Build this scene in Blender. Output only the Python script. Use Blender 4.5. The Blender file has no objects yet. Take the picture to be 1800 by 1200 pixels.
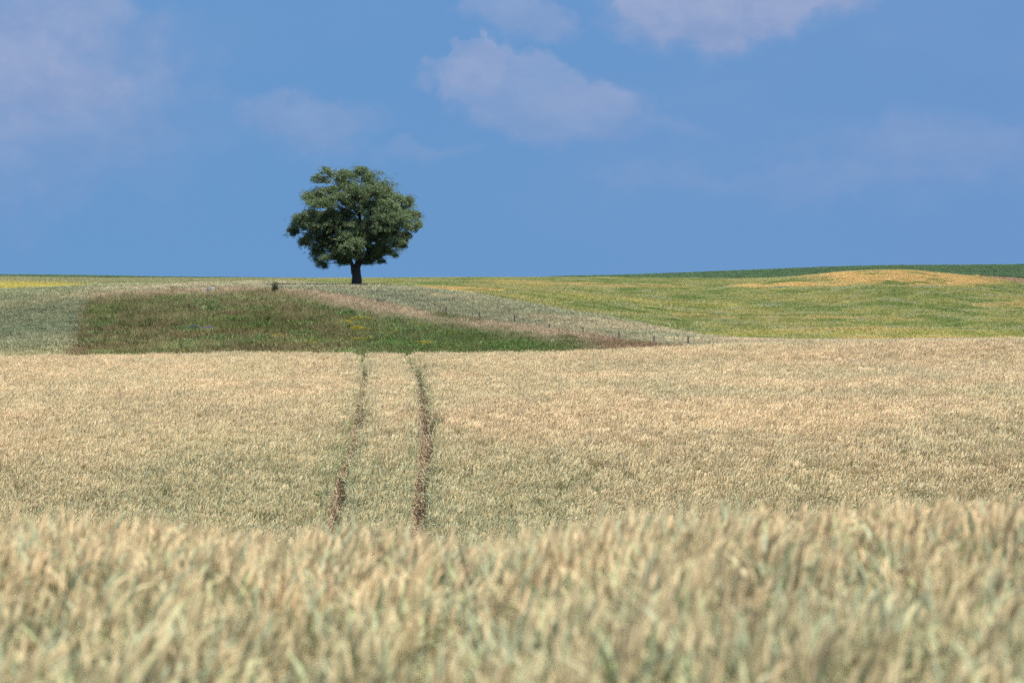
import bpy, math, random
import numpy as np
from mathutils import Vector

# ------------------------------------------------------------------ camera, sky, sun, exposure
sc = bpy.context.scene
FPX = 5000.0            # focal length in pixels of the 1800 px wide photograph (100 mm on full frame)
CX, HY = 900.0, 487.0   # image centre column, eye-level row
EYE = 1.95              # eye height above the ground at the camera
cam_d = bpy.data.cameras.new('camera'); cam = bpy.data.objects.new('camera', cam_d)
sc.collection.objects.link(cam); sc.camera = cam
cam_d.sensor_width = 36; cam_d.lens = 100.0
cam_d.clip_start = 0.1; cam_d.clip_end = 8000
cam.location = (0, 0, EYE)
cam.rotation_euler = (math.radians(90) - math.atan((600 - HY) / FPX), 0, 0)
cam_d.dof.use_dof = True; cam_d.dof.focus_distance = 95.0; cam_d.dof.aperture_fstop = 3.4

sc.view_settings.view_transform = 'Standard'
sc.view_settings.look = 'None'; sc.view_settings.gamma = 1; sc.view_settings.exposure = 0.85
sc.view_settings.use_curve_mapping = False
sc.cycles.use_denoising = False
sc.cycles.max_bounces = 6; sc.cycles.diffuse_bounces = 3; sc.cycles.transmission_bounces = 3
sc.cycles.transparent_max_bounces = 8; sc.cycles.volume_bounces = 0; sc.cycles.glossy_bounces = 2

SUN = Vector((0.42, -0.33, 0.84)).normalized()
elev = math.asin(SUN.z)
sun_d = bpy.data.lights.new('sun', 'SUN'); sun = bpy.data.objects.new('sun', sun_d)
sc.collection.objects.link(sun)
sun_d.energy = 4.8; sun_d.angle = math.radians(0.5); sun_d.color = (1.0, 0.955, 0.88)
sun.rotation_euler = SUN.to_track_quat('Z', 'Y').to_euler()
sun.location = (0, 0, 60)

def build_world():
    w = bpy.data.worlds.new('World'); sc.world = w; w.use_nodes = True
    nt = w.node_tree; N = nt.nodes; L = nt.links; N.clear()
    out = N.new('ShaderNodeOutputWorld'); bg = N.new('ShaderNodeBackground')
    bg.inputs[1].default_value = 0.1
    sky = N.new('ShaderNodeTexSky'); sky.sky_type = 'NISHITA'; sky.sun_disc = False
    sky.sun_elevation = elev; sky.sun_rotation = math.atan2(SUN.x, SUN.y)
    def math_(op, a, b=None, c=None, clamp=False):
        n = N.new('ShaderNodeMath'); n.operation = op; n.use_clamp = clamp
        for i, v in enumerate((a, b, c)):
            if v is None: continue
            if isinstance(v, (int, float)): n.inputs[i].default_value = v
            else: L.new(v, n.inputs[i])
        return n.outputs[0]
    def mix(f, a, b):
        n = N.new('ShaderNodeMix'); n.data_type = 'RGBA'
        if isinstance(f, (int, float)): n.inputs[0].default_value = f
        else: L.new(f, n.inputs[0])
        for s, v in ((6, a), (7, b)):
            if isinstance(v, tuple): n.inputs[s].default_value = (*v, 1)
            else: L.new(v, n.inputs[s])
        return n.outputs[2]
    tc = N.new('ShaderNodeTexCoord'); sep = N.new('ShaderNodeSeparateXYZ')
    L.new(tc.outputs['Generated'], sep.inputs[0])
    x, y, z = sep.outputs
    az = math_('ARCTAN2', x, y)                      # azimuth, 0 straight ahead
    el = math_('ARCSINE', z)
    comb = N.new('ShaderNodeCombineXYZ'); L.new(az, comb.inputs[0]); L.new(el, comb.inputs[1])
    def noise(scale, detail, rough=0.55, dist=0.0, src=comb, off=(0, 0, 0), stretch=(1, 1, 1)):
        m = N.new('ShaderNodeMapping'); m.inputs['Location'].default_value = off
        m.inputs['Scale'].default_value = stretch
        L.new(src.outputs[0], m.inputs[0])
        n = N.new('ShaderNodeTexNoise'); n.inputs['Scale'].default_value = scale
        n.inputs['Detail'].default_value = detail; n.inputs['Roughness'].default_value = rough
        n.inputs['Distortion'].default_value = dist
        L.new(m.outputs[0], n.inputs['Vector']); return n.outputs[0], n.outputs[1]
    # blue summer sky low over the land: bluer and darker than the bare model
    low = math_('SUBTRACT', 1.25, math_('DIVIDE', el, 0.5), clamp=True)
    low = math_('MULTIPLY', low, 1.0)
    g = math_('DIVIDE', el, 0.1, clamp=True)
    blue = mix(g, (0.80, 1.76, 3.30), (0.76, 1.71, 3.34))
    blue = mix(math_('MULTIPLY', math_('ADD', math_('MULTIPLY', az, 3.0), 0.2), 0.5, clamp=True), blue, (0.96, 1.66, 3.25))
    col = mix(low, sky.outputs[0], blue)
    # distort lookup for the clouds
    d1, dc = noise(26, 5, 0.6)
    sub = N.new('ShaderNodeVectorMath'); sub.operation = 'SUBTRACT'
    L.new(dc, sub.inputs[0]); sub.inputs[1].default_value = (0.5, 0.5, 0.5)
    scl = N.new('ShaderNodeVectorMath'); scl.operation = 'SCALE'; L.new(sub.outputs[0], scl.inputs[0])
    scl.inputs['Scale'].default_value = 0.042
    add = N.new('ShaderNodeVectorMath'); add.operation = 'ADD'
    L.new(comb.outputs[0], add.inputs[0]); L.new(scl.outputs[0], add.inputs[1])
    sp = N.new('ShaderNodeSeparateXYZ'); L.new(add.outputs[0], sp.inputs[0])
    dax, dey, _ = sp.outputs
    def blob(px, py, rx, ry, edge=1.0, rot=0.0):
        cx_, cy_ = (px - CX) / FPX, (HY - py) / FPX
        ax = math_('SUBTRACT', dax, cx_); ey = math_('SUBTRACT', dey, cy_)
        if rot:
            ey = math_('ADD', ey, math_('MULTIPLY', ax, rot))
        a = math_('DIVIDE', ax, rx / FPX); b = math_('DIVIDE', ey, ry / FPX)
        r2 = math_('ADD', math_('MULTIPLY', a, a), math_('MULTIPLY', b, b))
        v = math_('SUBTRACT', 1.0, math_('SQRT', r2), clamp=True)
        return v
    def smooth(v, a, b, o=1.0):
        n = N.new('ShaderNodeMapRange'); n.interpolation_type = 'SMOOTHSTEP'
        L.new(v, n.inputs[0]); n.inputs[1].default_value = a; n.inputs[2].default_value = b
        n.inputs[4].default_value = o
        return n.outputs[0]
    nf, _ = noise(60, 6, 0.62, off=(3.1, 1.7, 0))
    nl, _ = noise(14, 4, 0.55, off=(7.7, 2.2, 0), stretch=(0.7, 1.5, 1))
    vo = N.new('ShaderNodeTexVoronoi'); vo.feature = 'SMOOTH_F1'; vo.inputs['Scale'].default_value = 75
    vo.inputs['Smoothness'].default_value = .4
    L.new(add.outputs[0], vo.inputs['Vector'])
    puff = math_('SUBTRACT', 0.42, vo.outputs[0])
    def cloud(px, py, rx, ry, strength, soft, rot=0.0, gain=0.38, top=0.09):
        v = blob(px, py, rx, ry, rot=rot)
        v = math_('ADD', v, math_('MULTIPLY', math_('SUBTRACT', nf, 0.5), gain))
        v = math_('ADD', v, math_('MULTIPLY', puff, 0.2))
        # crisp billows on top, fading underside
        h = math_('DIVIDE', math_('SUBTRACT', (HY - py) / FPX + ry * .15 / FPX, dey), ry / FPX)
        w_ = math_('ADD', math_('MULTIPLY', math_('MAXIMUM', h, 0.0), soft), top if soft < .62 else soft * .6)
        t = math_('DIVIDE', math_('SUBTRACT', v, 0.12), w_, clamp=True)
        t = smooth(t, 0, 1)
        lit = math_('MULTIPLY', t, math_('SUBTRACT', 0.75, math_('MULTIPLY', h, 1.6), clamp=True))
        m = smooth(blob(px, py, rx * 1.3, ry * 1.3, rot=rot), 0.0, 0.2)
        return math_('MULTIPLY', math_('MULTIPLY', t, m), strength), math_('MULTIPLY', lit, m)
    cl = None; lt = None
    for spec in [(910, 38, 150, 60, 0.42, 0.5, 0.0, 0.36, 0.35), (1290, 15, 330, 105, 0.74, 0.45, 0.0, 0.36, 0.2),
                 (945, 186, 260, 112, 0.46, 0.6, 0.22, 0.36, 0.22), (825, 125, 100, 42, 0.25, 0.45, 0.1), (1180, 235, 120, 45, 0.16, 1.0),
                 (545, 238, 160, 90, 0.34, 0.8), (0, 190, 560, 360, 0.66, 1.2), (740, 285, 140, 35, 0.2, 0.8),
                 (110, 30, 220, 90, 0.30, 0.7), (1750, 290, 560, 130, 0.24, 1.0),
                 (1400, 330, 520, 50, 0.12, 0.9), (2300, 150, 400, 120, 0.5, 0.6), (-500, 120, 400, 160, 0.5, 0.6)]:
        v, l_ = cloud(*spec)
        lt = l_ if lt is None else math_('MAXIMUM', lt, l_)
        if cl is None: cl = v
        else: cl = math_('SUBTRACT', 1.0, math_('MULTIPLY', math_('SUBTRACT', 1.0, cl), math_('SUBTRACT', 1.0, v)))
    veil = smooth(nl, 0.42, 0.85, 0.16)
    cl = math_('ADD', cl, math_('MULTIPLY', veil, smooth(el, -0.005, 0.05)), clamp=True)
    # clouds: warm white lit tops, lavender grey undersides
    nb, _ = noise(45, 5, 0.6, off=(1.3, 8.8, 0), stretch=(1, 1.6, 1))
    cf = math_('ADD', math_('MULTIPLY', smooth(nb, 0.35, 0.68), 0.55), math_('MULTIPLY', lt, 0.35), clamp=True)
    ccol = mix(cf, (1.42, 1.92, 3.22), (2.26, 2.52, 3.56))
    col = mix(cl, col, ccol)
    L.new(col, bg.inputs[0]); L.new(bg.outputs[0], out.inputs[0])
build_world()

# ------------------------------------------------------------------ numpy helpers
rng = np.random.default_rng(7)
def _hash(ix, iy, seed):
    h = (ix.astype(np.int64) * 374761393 + iy.astype(np.int64) * 668265263 + seed * 1442695041) & 0x7fffffff
    h = ((h ^ (h >> 13)) * 1274126177) & 0x7fffffff
    return ((h ^ (h >> 16)) & 0xffff) / 65535.0
def vnoise(x, y, seed=0):
    ix, iy = np.floor(x), np.floor(y); fx, fy = x - ix, y - iy
    fx = fx * fx * (3 - 2 * fx); fy = fy * fy * (3 - 2 * fy)
    a = _hash(ix, iy, seed); b = _hash(ix + 1, iy, seed); c = _hash(ix, iy + 1, seed); d = _hash(ix + 1, iy + 1, seed)
    return (a * (1 - fx) + b * fx) * (1 - fy) + (c * (1 - fx) + d * fx) * fy
def fbm(x, y, seed=0, octaves=4, gain=0.5):
    s = 0; a = 1; t = 0
    for o in range(octaves):
        s = s + a * vnoise(x * 2 ** o + 17.3 * o, y * 2 ** o - 9.1 * o, seed + o); t += a; a *= gain
    return s / t
def sstep(v, a, b):
    t = np.clip((v - a) / (b - a), 0, 1); return t * t * (3 - 2 * t)
def interp(v, pts): 
    p = np.array(pts, float); return np.interp(v, p[:, 0], p[:, 1])

# ------------------------------------------------------------------ terrain
# rows: distance of the visible (crop top) surface, as the image row it is seen at, for some columns
NEAR = [(0, -1.0), (8, -1.0), (11, -1.02), (13, -1.12), (14.5, -1.25), (16.5, -1.42), (18.5, -1.68), (21, -2.15), (25, -2.9), (38, -4.6),
        (50, -5.6), (58, -5.85), (65, -5.56), (73, -4.60), (77.5, -4.25), (89, -3.80), (104, -3.60), (116, -3.55)]
DT = [128, 142, 160, 190, 220, 250, 290, 320, 380, 450, 600, 700, 780, 860, 1000, 1300, 2000, 6000]
TAB = {
 0:    [631, 634, 645, 624, 596, 566, 528, 512, 522, 510, 492, 489, 487, 486, 484, 491, 498, 500],
 150:  [629, 634, 648, 624, 590, 553, 515, 504, 512, 506, 494, 490, 489, 488, 485, 491, 498, 500],
 300:  [627, 635, 650, 626, 588, 540, 507, 500, 506, 503, 495, 491, 490, 489, 487, 492, 498, 500],
 450:  [625, 635, 650, 626, 585, 536, 503, 498, 505, 503, 496, 491, 490, 489, 488, 492, 498, 500],
 626:  [627, 637, 650, 626, 588, 545, 502, 503, 508, 506, 497, 491, 490, 489, 488, 493, 498, 500],
 800:  [626, 634, 650, 626, 594, 562, 517, 516, 522, 511, 498, 491, 489, 488, 487, 493, 498, 500],
 1000: [621, 630, 645, 626, 606, 580, 549, 552, 556, 536, 505, 493, 489, 488, 485, 492, 498, 500],
 1150: [617, 622, 632, 623, 611, 595, 577, 578, 582, 556, 512, 497, 491, 488, 481, 491, 498, 500],
 1250: [610, 612, 616, 616, 607, 597, 593, 597, 597, 567, 517, 500, 492, 488, 477, 490, 498, 500],
 1400: [607, 607, 610, 609, 605, 602, 602, 605, 598, 568, 512, 486, 487, 485, 471, 490, 498, 500],
 1560: [605, 604, 606, 605, 603, 601, 602, 605, 596, 565, 503, 474, 479, 477, 466, 490, 498, 500],
 1700: [603, 601, 603, 603, 601, 600, 601, 602, 593, 565, 512, 485, 486, 483, 465, 490, 498, 500],
 1800: [602, 600, 602, 602, 600, 599, 600, 600, 592, 566, 522, 501, 498, 488, 464, 490, 498, 500]}
cols = sorted(TAB); 
GP = np.arange(-1200, 3001, 20.0)                       # columns of the lookup grid
GD = np.concatenate([np.arange(0, 20, 0.5), np.arange(20, 160, 1), np.arange(160, 420, 2), np.arange(420, 1100, 6),
                     np.arange(1100, 6100, 50)])
def pchip(x, xp, fp):
    xp = np.array(xp, float); fp = np.array(fp, float); h = np.diff(xp); d = np.diff(fp) / h
    m = np.zeros_like(fp); m[0], m[-1] = d[0], d[-1]
    for i in range(1, len(fp) - 1):
        if d[i - 1] * d[i] > 0:
            w1, w2 = 2 * h[i] + h[i - 1], h[i] + 2 * h[i - 1]; m[i] = (w1 + w2) / (w1 / d[i - 1] + w2 / d[i])
    i = np.clip(np.searchsorted(xp, x) - 1, 0, len(h) - 1); t = (x - xp[i]) / h[i]
    return ((2*t**3-3*t**2+1)*fp[i] + (t**3-2*t**2+t)*h[i]*m[i] + (-2*t**3+3*t**2)*fp[i+1] + (t**3-t**2)*h[i]*m[i+1])
colz = []
for c in cols:
    side = -(np.interp(c, [0, 150, 300, 450, 626, 800, 1000, 1150, 1250, 1400, 1560, 1700, 1800], [925, 928, 940, 958, 934, 952, 925, 905, 898, 900, 892, 890, 890]) - 887) / 5000 * 13
    d = [p[0] for p in NEAR] + DT
    zz = [p[1] + (side if 6 < p[0] < 40 else 0) for p in NEAR] + [-D * (Y - HY) / FPX for D, Y in zip(DT, TAB[c])]
    colz.append(pchip(GD, d, zz))
colz = np.array(colz)                                    # cols x GD
TOP = np.array([[0.0]])
TOP = np.stack([pchip(np.clip(GP, cols[0], cols[-1]), cols, colz[:, j]) for j in range(len(GD))], axis=1)
def lut(G, px, D):
    fi = np.clip((px - GP[0]) / 20.0, 0, len(GP) - 1.001); i = fi.astype(int); f = fi - i
    jj = np.clip(np.interp(D, GD, np.arange(len(GD))), 0, len(GD) - 1.001); j = jj.astype(int); g = jj - j
    return (G[i, j] * (1-f) * (1-g) + G[i+1, j] * f * (1-g) + G[i, j+1] * (1-f) * g + G[i+1, j+1] * f * g)
def d_at(px, Y, lo, hi):
    D = np.linspace(lo, hi, 400); yy = HY - lut(TOP, np.full_like(D, px), D) / D * FPX
    k = np.argmax(yy <= Y); return D[k] if (yy <= Y).any() else hi
EDGE = [(126, 528, 0)]
MB = [(165, 518), (250, 514), (350, 509), (450, 508), (530, 511), (600, 518), (663, 532), (723, 542), (783, 553), (843, 562),
      (904, 571), (965, 580), (1026, 590), (1087, 600), (1150, 607), (1211, 613)]
MEDGE = [(px, d_at(px, Y, 185, 300)) for px, Y in MB]    # far edge of the meadow, where the fence runs
def meadow_mask(px, D):
    left = np.interp(D, [150, 190, 265, 292], [104, 112, 143, 166])
    return (px > left) & (D > interp(px, [(0, 146), (1000, 146), (1100, 152), (1211, 165), (1300, 190)])) & \
           (D < np.interp(px, [p for p, _ in MEDGE], [d for _, d in MEDGE])) & (px < 1225)
def wheat_mask(px, D): return D < interp(px, [(0, 142), (1000, 142), (1300, 165), (1800, 175)])
def crop_mask(px, D): return (~wheat_mask(px, D)) & (~meadow_mask(px, D)) & (D < strip_end(px))
def strip_end(px): return interp(px, [(0, 345), (1000, 340), (1250, 325), (1800, 322)])
def corn_mask(px, D): return (D > interp(px, [(0, 890), (500, 900), (900, 930), (1250, 865), (1500, 800), (1700, 790), (1720, 870), (1800, 862)])) & (D < 1040)
def brown_mask(px, D): return (px > 1715) & (D > 715 + (1800 - px) * 0.3) & (~corn_mask(px, D)) & (D < 900)
def canopy(px, D):
    h = np.full_like(D, 0.65)
    h[corn_mask(px, D)] = 1.1; h[brown_mask(px, D)] = 0.1
    h[crop_mask(px, D)] = 0.8; h[meadow_mask(px, D)] = 0.35; h[wheat_mask(px, D)] = 0.97
    return h
PX, DD = np.meshgrid(GP, GD, indexing='ij')
H = canopy(PX, DD)
def blur(A, n, ax):
    for _ in range(n): A = (np.roll(A, 1, ax) + 2 * A + np.roll(A, -1, ax)) / 4 if ax == 0 else \
        np.concatenate([A[:, :1], (A[:, :-2] + 2 * A[:, 1:-1] + A[:, 2:]) / 4, A[:, -1:]], axis=1)
    return A
GZ = TOP - blur(H, 6, 1) + EYE
def pxof(x, y): return CX + FPX * x / np.maximum(y, 9.0)
def ground(x, y):
    x = np.asarray(x, float); y = np.asarray(y, float)
    z = lut(GZ, pxof(x, y), np.maximum(y, 0))
    amp = np.interp(y, [0, 20, 100, 400], [0.0, 0.03, 0.1, 0.35])
    return z + amp * (fbm(x / 9, y / 14, 5) - 0.5)

TL = [(-20, -1.0), (13, -2.6), (40, -3.6), (65, -4.22), (73, -4.34), (77.5, -4.46), (89, -4.84), (104, -5.5), (116, -6.17), (128, -6.86), (146, -7.7)]
TR = [(-20, 1.0), (13, -0.30), (22, -.75), (40, -1.58), (65, -2.24), (73, -2.34), (77.5, -2.46), (89, -2.85), (104, -3.45), (116, -4.15), (128, -4.74), (146, -5.6)]
def track_dist(x, y):
    wob = (vnoise(y / 6, y * 0, 3) - 0.5) * 0.12
    return np.minimum(np.abs(x - interp(y, TL) - wob), np.abs(x - interp(y, TR) - wob))

# ------------------------------------------------------------------ field colours (colours of the crops by place, cloud shade painted in at the left)
def lerp(a, b, f): return a * (1 - f[..., None]) + b * f[..., None]
A = lambda *c: np.array(c, float)
def far_color(px, D, x, y):
    Y = HY - (lut(TOP, px, D)) / D * FPX
    ww = 9 * (fbm(x / 12, y / 30, 19, 2) - .5); n1 = fbm(x / 6, y / 13 + ww * .4, 21, 4); n2 = fbm(x / 22, y / 50, 33, 3); n3 = fbm(x / 3.2 + ww * .2, y / 6 + ww * .5, 41, 3)
    c = lerp(A(.145, .20, .045), A(.30, .30, .085), sstep(n1 * .5 + n3 * .5, .36, .64))
    c = lerp(c, A(.33, .30, .09), sstep(n2, .48, .75) * .6)
    c = lerp(c, A(.24, .28, .13), sstep(n3, .54, .72) * .7)
    wx = px + 60 * (n2 - .5); wy = Y + 9 * (n1 - .5)
    def patch(cx, cy, rx, ry, sl=0.0):
        r = np.sqrt(((wx - cx) / rx) ** 2 + ((wy - cy - sl * (wx - cx)) / ry) ** 2); return 1 - sstep(r, .65, 1.1)
    org = np.maximum.reduce([patch(1600, 489, 190, 14, .02), patch(1400, 500, 130, 5, -.02), patch(800, 508, 90, 6),
                             patch(1040, 500, 200, 4, .02) * .5, patch(1700, 594, 260, 5) * .7, patch(1480, 579, 160, 5) * .45,
                             patch(1350, 556, 300, 4, .02) * .35, patch(1780, 535, 100, 5) * .6])
    org = org * sstep(n3 + n1, .55, 1.0)
    c = lerp(c, A(.53, .38, .125), org * .85)
    yel = np.maximum.reduce([patch(40, 500, 160, 10, .05), patch(1500, 586, 420, 8) * .35, patch(1150, 530, 260, 6, .05) * .3])
    c = lerp(c, A(.43, .38, .075), yel * .85)
    c = lerp(c, A(.25, .25, .11), (1 - sstep(px, 350, 620)) * sstep(D, 520, 600) * .75)
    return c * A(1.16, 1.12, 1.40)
def crop_color(px, D, x, y):
    n1 = fbm(x / 5, y / 9, 61, 4); n2 = fbm(x / 18, y / 25, 67, 3)
    c = lerp(A(.37, .385, .25), A(.50, .46, .31), sstep(n1, .35, .68))
    c = lerp(c, A(.31, .36, .24), sstep(n2, .5, .75) * .6)
    left = 1 - sstep(px, 100, 300)
    c = lerp(c, c * A(.80, .86, .78), left)  # left crop tinted darker, cloud shade put into its colour
    c = lerp(c, A(.50, .45, .24), left * (1 - sstep(D, 175, 215)) * .7)
    c = lerp(c, A(.58, .49, .34), sstep(px, 1180, 1350) * (1 - sstep(D, 300, 330)) * .7)
    return c
def meadow_color(px, D, x, y):
    n1 = fbm(x / 4, y / 7, 71, 4); n2 = fbm(x / 10, y / 14, 77, 3); n3 = fbm(x / 1.5, y / 3, 79, 3)
    c = lerp(A(.125, .155, .048), A(.21, .22, .085), sstep(n1, .35, .65))
    c = lerp(c, A(.27, .25, .13), sstep(n2, .44, .68) * .65)
    c = lerp(c, A(.085, .155, .05), sstep(n3, .58, .74) * .6)
    c = lerp(c, A(.17, .125, .065), sstep(fbm(x / 6, y / 5, 91, 3), .46, .64) * .65)
    green = sstep(px, 560, 700) * (1 - sstep(D, 240, 262) * (px < 760))
    c = lerp(c, A(.085, .16, .045), green * .5)
    c = lerp(c, A(.27, .25, .125), sstep(D + 14 * (n1 - .5), 232, 270) * (1 - sstep(px, 700, 800)) * .6)
    edge = np.interp(px, [p for p, _ in MEDGE], [d for _, d in MEDGE]) - D
    c = c * 1.15
    wid = interp(px, [(150, 14), (500, 22), (620, 24), (740, 24), (850, 27), (1000, 40), (1211, 70)])
    pink = 1 - sstep(edge + 10 * (n1 - .5), wid * .35, wid)
    c = lerp(c, A(.56, .46, .33), pink * sstep(n2 + n3, .58, 1.05) * .85)
    c = lerp(c, A(.33, .20, .145), sstep(px + 120 * (n1 - .5), 980, 1090) * .6)
    lf = 1 - sstep(px, 135, 175)
    c = lerp(c, A(.25, .185, .11), lf * .7)
    return c, pink, n3

# ------------------------------------------------------------------ materials
def mat(name): 
    m = bpy.data.materials.new(name); m.use_nodes = True; m.node_tree.nodes.clear(); return m
def plant_mat(name, trans=0.3, tint='tint', rough=0.9, mode='tint', gloss=0.04):
    """colour = the blade's own colour, mixed towards its greener colour / multiplied by the tint of its place"""
    m = mat(name); nt = m.node_tree; N, L = nt.nodes, nt.links
    out = N.new('ShaderNodeOutputMaterial')
    at = N.new('ShaderNodeAttribute'); at.attribute_name = 'col'
    ti = N.new('ShaderNodeAttribute'); ti.attribute_type = 'INSTANCER'; ti.attribute_name = 'tint'
    mul = N.new('ShaderNodeMix'); mul.data_type = 'RGBA'
    if mode == 'tint':
        mul.blend_type = 'MULTIPLY'; mul.inputs[0].default_value = 1
        L.new(at.outputs['Color'], mul.inputs[6]); L.new(ti.outputs['Color'], mul.inputs[7])
    elif mode == 'green':
        c2 = N.new('ShaderNodeAttribute'); c2.attribute_name = 'col2'
        sep = N.new('ShaderNodeSeparateColor'); L.new(ti.outputs['Color'], sep.inputs[0])
        mx = N.new('ShaderNodeMix'); mx.data_type = 'RGBA'
        L.new(sep.outputs[0], mx.inputs[0]); L.new(at.outputs['Color'], mx.inputs[6]); L.new(c2.outputs['Color'], mx.inputs[7])
        gr = N.new('ShaderNodeCombineColor')
        for i in range(3): L.new(sep.outputs[1], gr.inputs[i])
        mul.blend_type = 'MULTIPLY'; mul.inputs[0].default_value = 1
        L.new(mx.outputs[2], mul.inputs[6]); L.new(gr.outputs[0], mul.inputs[7])
    else:
        mul.inputs[0].default_value = 0; L.new(at.outputs['Color'], mul.inputs[6])
    d = N.new('ShaderNodeBsdfDiffuse'); t = N.new('ShaderNodeBsdfTranslucent'); g = N.new('ShaderNodeBsdfGlossy')
    g.inputs['Roughness'].default_value = rough * .7; g.inputs['Color'].default_value = (1, 1, 1, 1)
    for s in (d, t): L.new(mul.outputs[2], s.inputs['Color'])
    a = N.new('ShaderNodeMixShader'); a.inputs[0].default_value = trans
    L.new(d.outputs[0], a.inputs[1]); L.new(t.outputs[0], a.inputs[2])
    b = N.new('ShaderNodeMixShader'); b.inputs[0].default_value = gloss
    L.new(a.outputs[0], b.inputs[1]); L.new(g.outputs[0], b.inputs[2]); L.new(b.outputs[0], out.inputs[0])
    return m
def surf_mat(name, c1, c2, scale=6, rough=.9, bump=.4, detail=8, attr=None, stretch=(1, 1, 1), c3=None):
    m = mat(name); nt = m.node_tree; N, L = nt.nodes, nt.links
    out = N.new('ShaderNodeOutputMaterial'); p = N.new('ShaderNodeBsdfPrincipled')
    p.inputs['Roughness'].default_value = rough
    tc = N.new('ShaderNodeTexCoord'); mp = N.new('ShaderNodeMapping'); mp.inputs['Scale'].default_value = stretch
    L.new(tc.outputs['Object'], mp.inputs[0])
    n = N.new('ShaderNodeTexNoise'); n.inputs['Scale'].default_value = scale; n.inputs['Detail'].default_value = detail
    n.inputs['Roughness'].default_value = .65; L.new(mp.outputs[0], n.inputs['Vector'])
    r = N.new('ShaderNodeMapRange'); L.new(n.outputs[0], r.inputs[0]); r.inputs[1].default_value = .35; r.inputs[2].default_value = .65
    mx = N.new('ShaderNodeMix'); mx.data_type = 'RGBA'; L.new(r.outputs[0], mx.inputs[0])
    mx.inputs[6].default_value = (*c1, 1); mx.inputs[7].default_value = (*c2, 1)
    src = mx.outputs[2]
    if attr:
        at = N.new('ShaderNodeAttribute'); at.attribute_name = attr
        ml = N.new('ShaderNodeMix'); ml.data_type = 'RGBA'; ml.blend_type = 'MULTIPLY'; ml.inputs[0].default_value = 1
        L.new(src, ml.inputs[6]); L.new(at.outputs['Color'], ml.inputs[7]); src = ml.outputs[2]
    if c3:
        v = N.new('ShaderNodeTexNoise'); v.inputs['Scale'].default_value = scale * 3.3; v.inputs['Detail'].default_value = 4
        L.new(tc.outputs['Object'], v.inputs['Vector'])
        r2 = N.new('ShaderNodeMapRange'); L.new(v.outputs[0], r2.inputs[0]); r2.inputs[1].default_value = .58; r2.inputs[2].default_value = .66
        m3 = N.new('ShaderNodeMix'); m3.data_type = 'RGBA'; L.new(r2.outputs[0], m3.inputs[0]); L.new(src, m3.inputs[6])
        m3.inputs[7].default_value = (*c3, 1); src = m3.outputs[2]
    L.new(src, p.inputs['Base Color'])
    b = N.new('ShaderNodeBump'); b.inputs['Strength'].default_value = bump; b.inputs['Distance'].default_value = .05
    L.new(n.outputs[0], b.inputs['Height']); L.new(b.outputs[0], p.inputs['Normal']); L.new(p.outputs[0], out.inputs[0])
    return m

# ------------------------------------------------------------------ mesh helpers
class MB_:
    def __init__(s): s.v = []; s.f = []; s.c = []; s.c2 = []
    def add(s, vs, fs, col, col2=None):
        o = len(s.v); s.v += [tuple(p) for p in vs]; s.f += [tuple(o + i for i in f) for f in fs]
        s.c += [tuple(col)] * len(vs); s.c2 += [tuple(col if col2 is None else col2)] * len(vs)
    def ribbon(s, pts, widths, side, col, col2=None):
        vs = []; fs = []
        for p, w in zip(pts, widths):
            vs += [p - side * w, p + side * w]
        for i in range(len(pts) - 1): fs.append((2*i, 2*i+1, 2*i+3, 2*i+2))
        s.add(vs, fs, col, col2)
    def tube(s, pts, radii, n, col, col2=None, caps=True):
        vs = []; fs = []; pts = [Vector(p) for p in pts]; u = None
        for i, p in enumerate(pts):
            t = (pts[min(i+1, len(pts)-1)] - pts[max(i-1, 0)]).normalized()
            if u is None: u = t.orthogonal().normalized()
            else: u = (u - t * u.dot(t)).normalized()
            w = t.cross(u)
            for k in range(n):
                a = 2 * math.pi * k / n; r = radii[i] if not callable(radii) else radii(i, a)
                vs.append(p + (u * math.cos(a) + w * math.sin(a)) * r)
        for i in range(len(pts) - 1):
            for k in range(n): fs.append((i*n+k, i*n+(k+1) % n, (i+1)*n+(k+1) % n, (i+1)*n+k))
        if caps: fs.append(tuple(range(n))[::-1]); fs.append(tuple((len(pts)-1)*n + k for k in range(n)))
        s.add(vs, fs, col, col2)
    def mesh(s, name, m, smooth=False):
        me = bpy.data.meshes.new(name); me.from_pydata(s.v, [], s.f)
        for nm, cc in (('col', s.c), ('col2', s.c2)):
            a = me.attributes.new(nm, 'FLOAT_COLOR', 'POINT')
            arr = np.ones((len(s.v), 4), np.float32); arr[:, :3] = np.array(cc, np.float32); a.data.foreach_set('color', arr.ravel())
        me.materials.append(m)
        if smooth: me.polygons.foreach_set('use_smooth', np.ones(len(me.polygons), bool))
        return me
def link(name, data, parent=None):
    o = bpy.data.objects.new(name, data); sc.collection.objects.link(o)
    if parent: o.parent = parent
    return o
def tag(o, label=None, cat=None, group=None, kind=None):
    if label: o['label'] = label
    if cat: o['category'] = cat
    if group: o['group'] = group
    if kind: o['kind'] = kind
    return o
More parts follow.
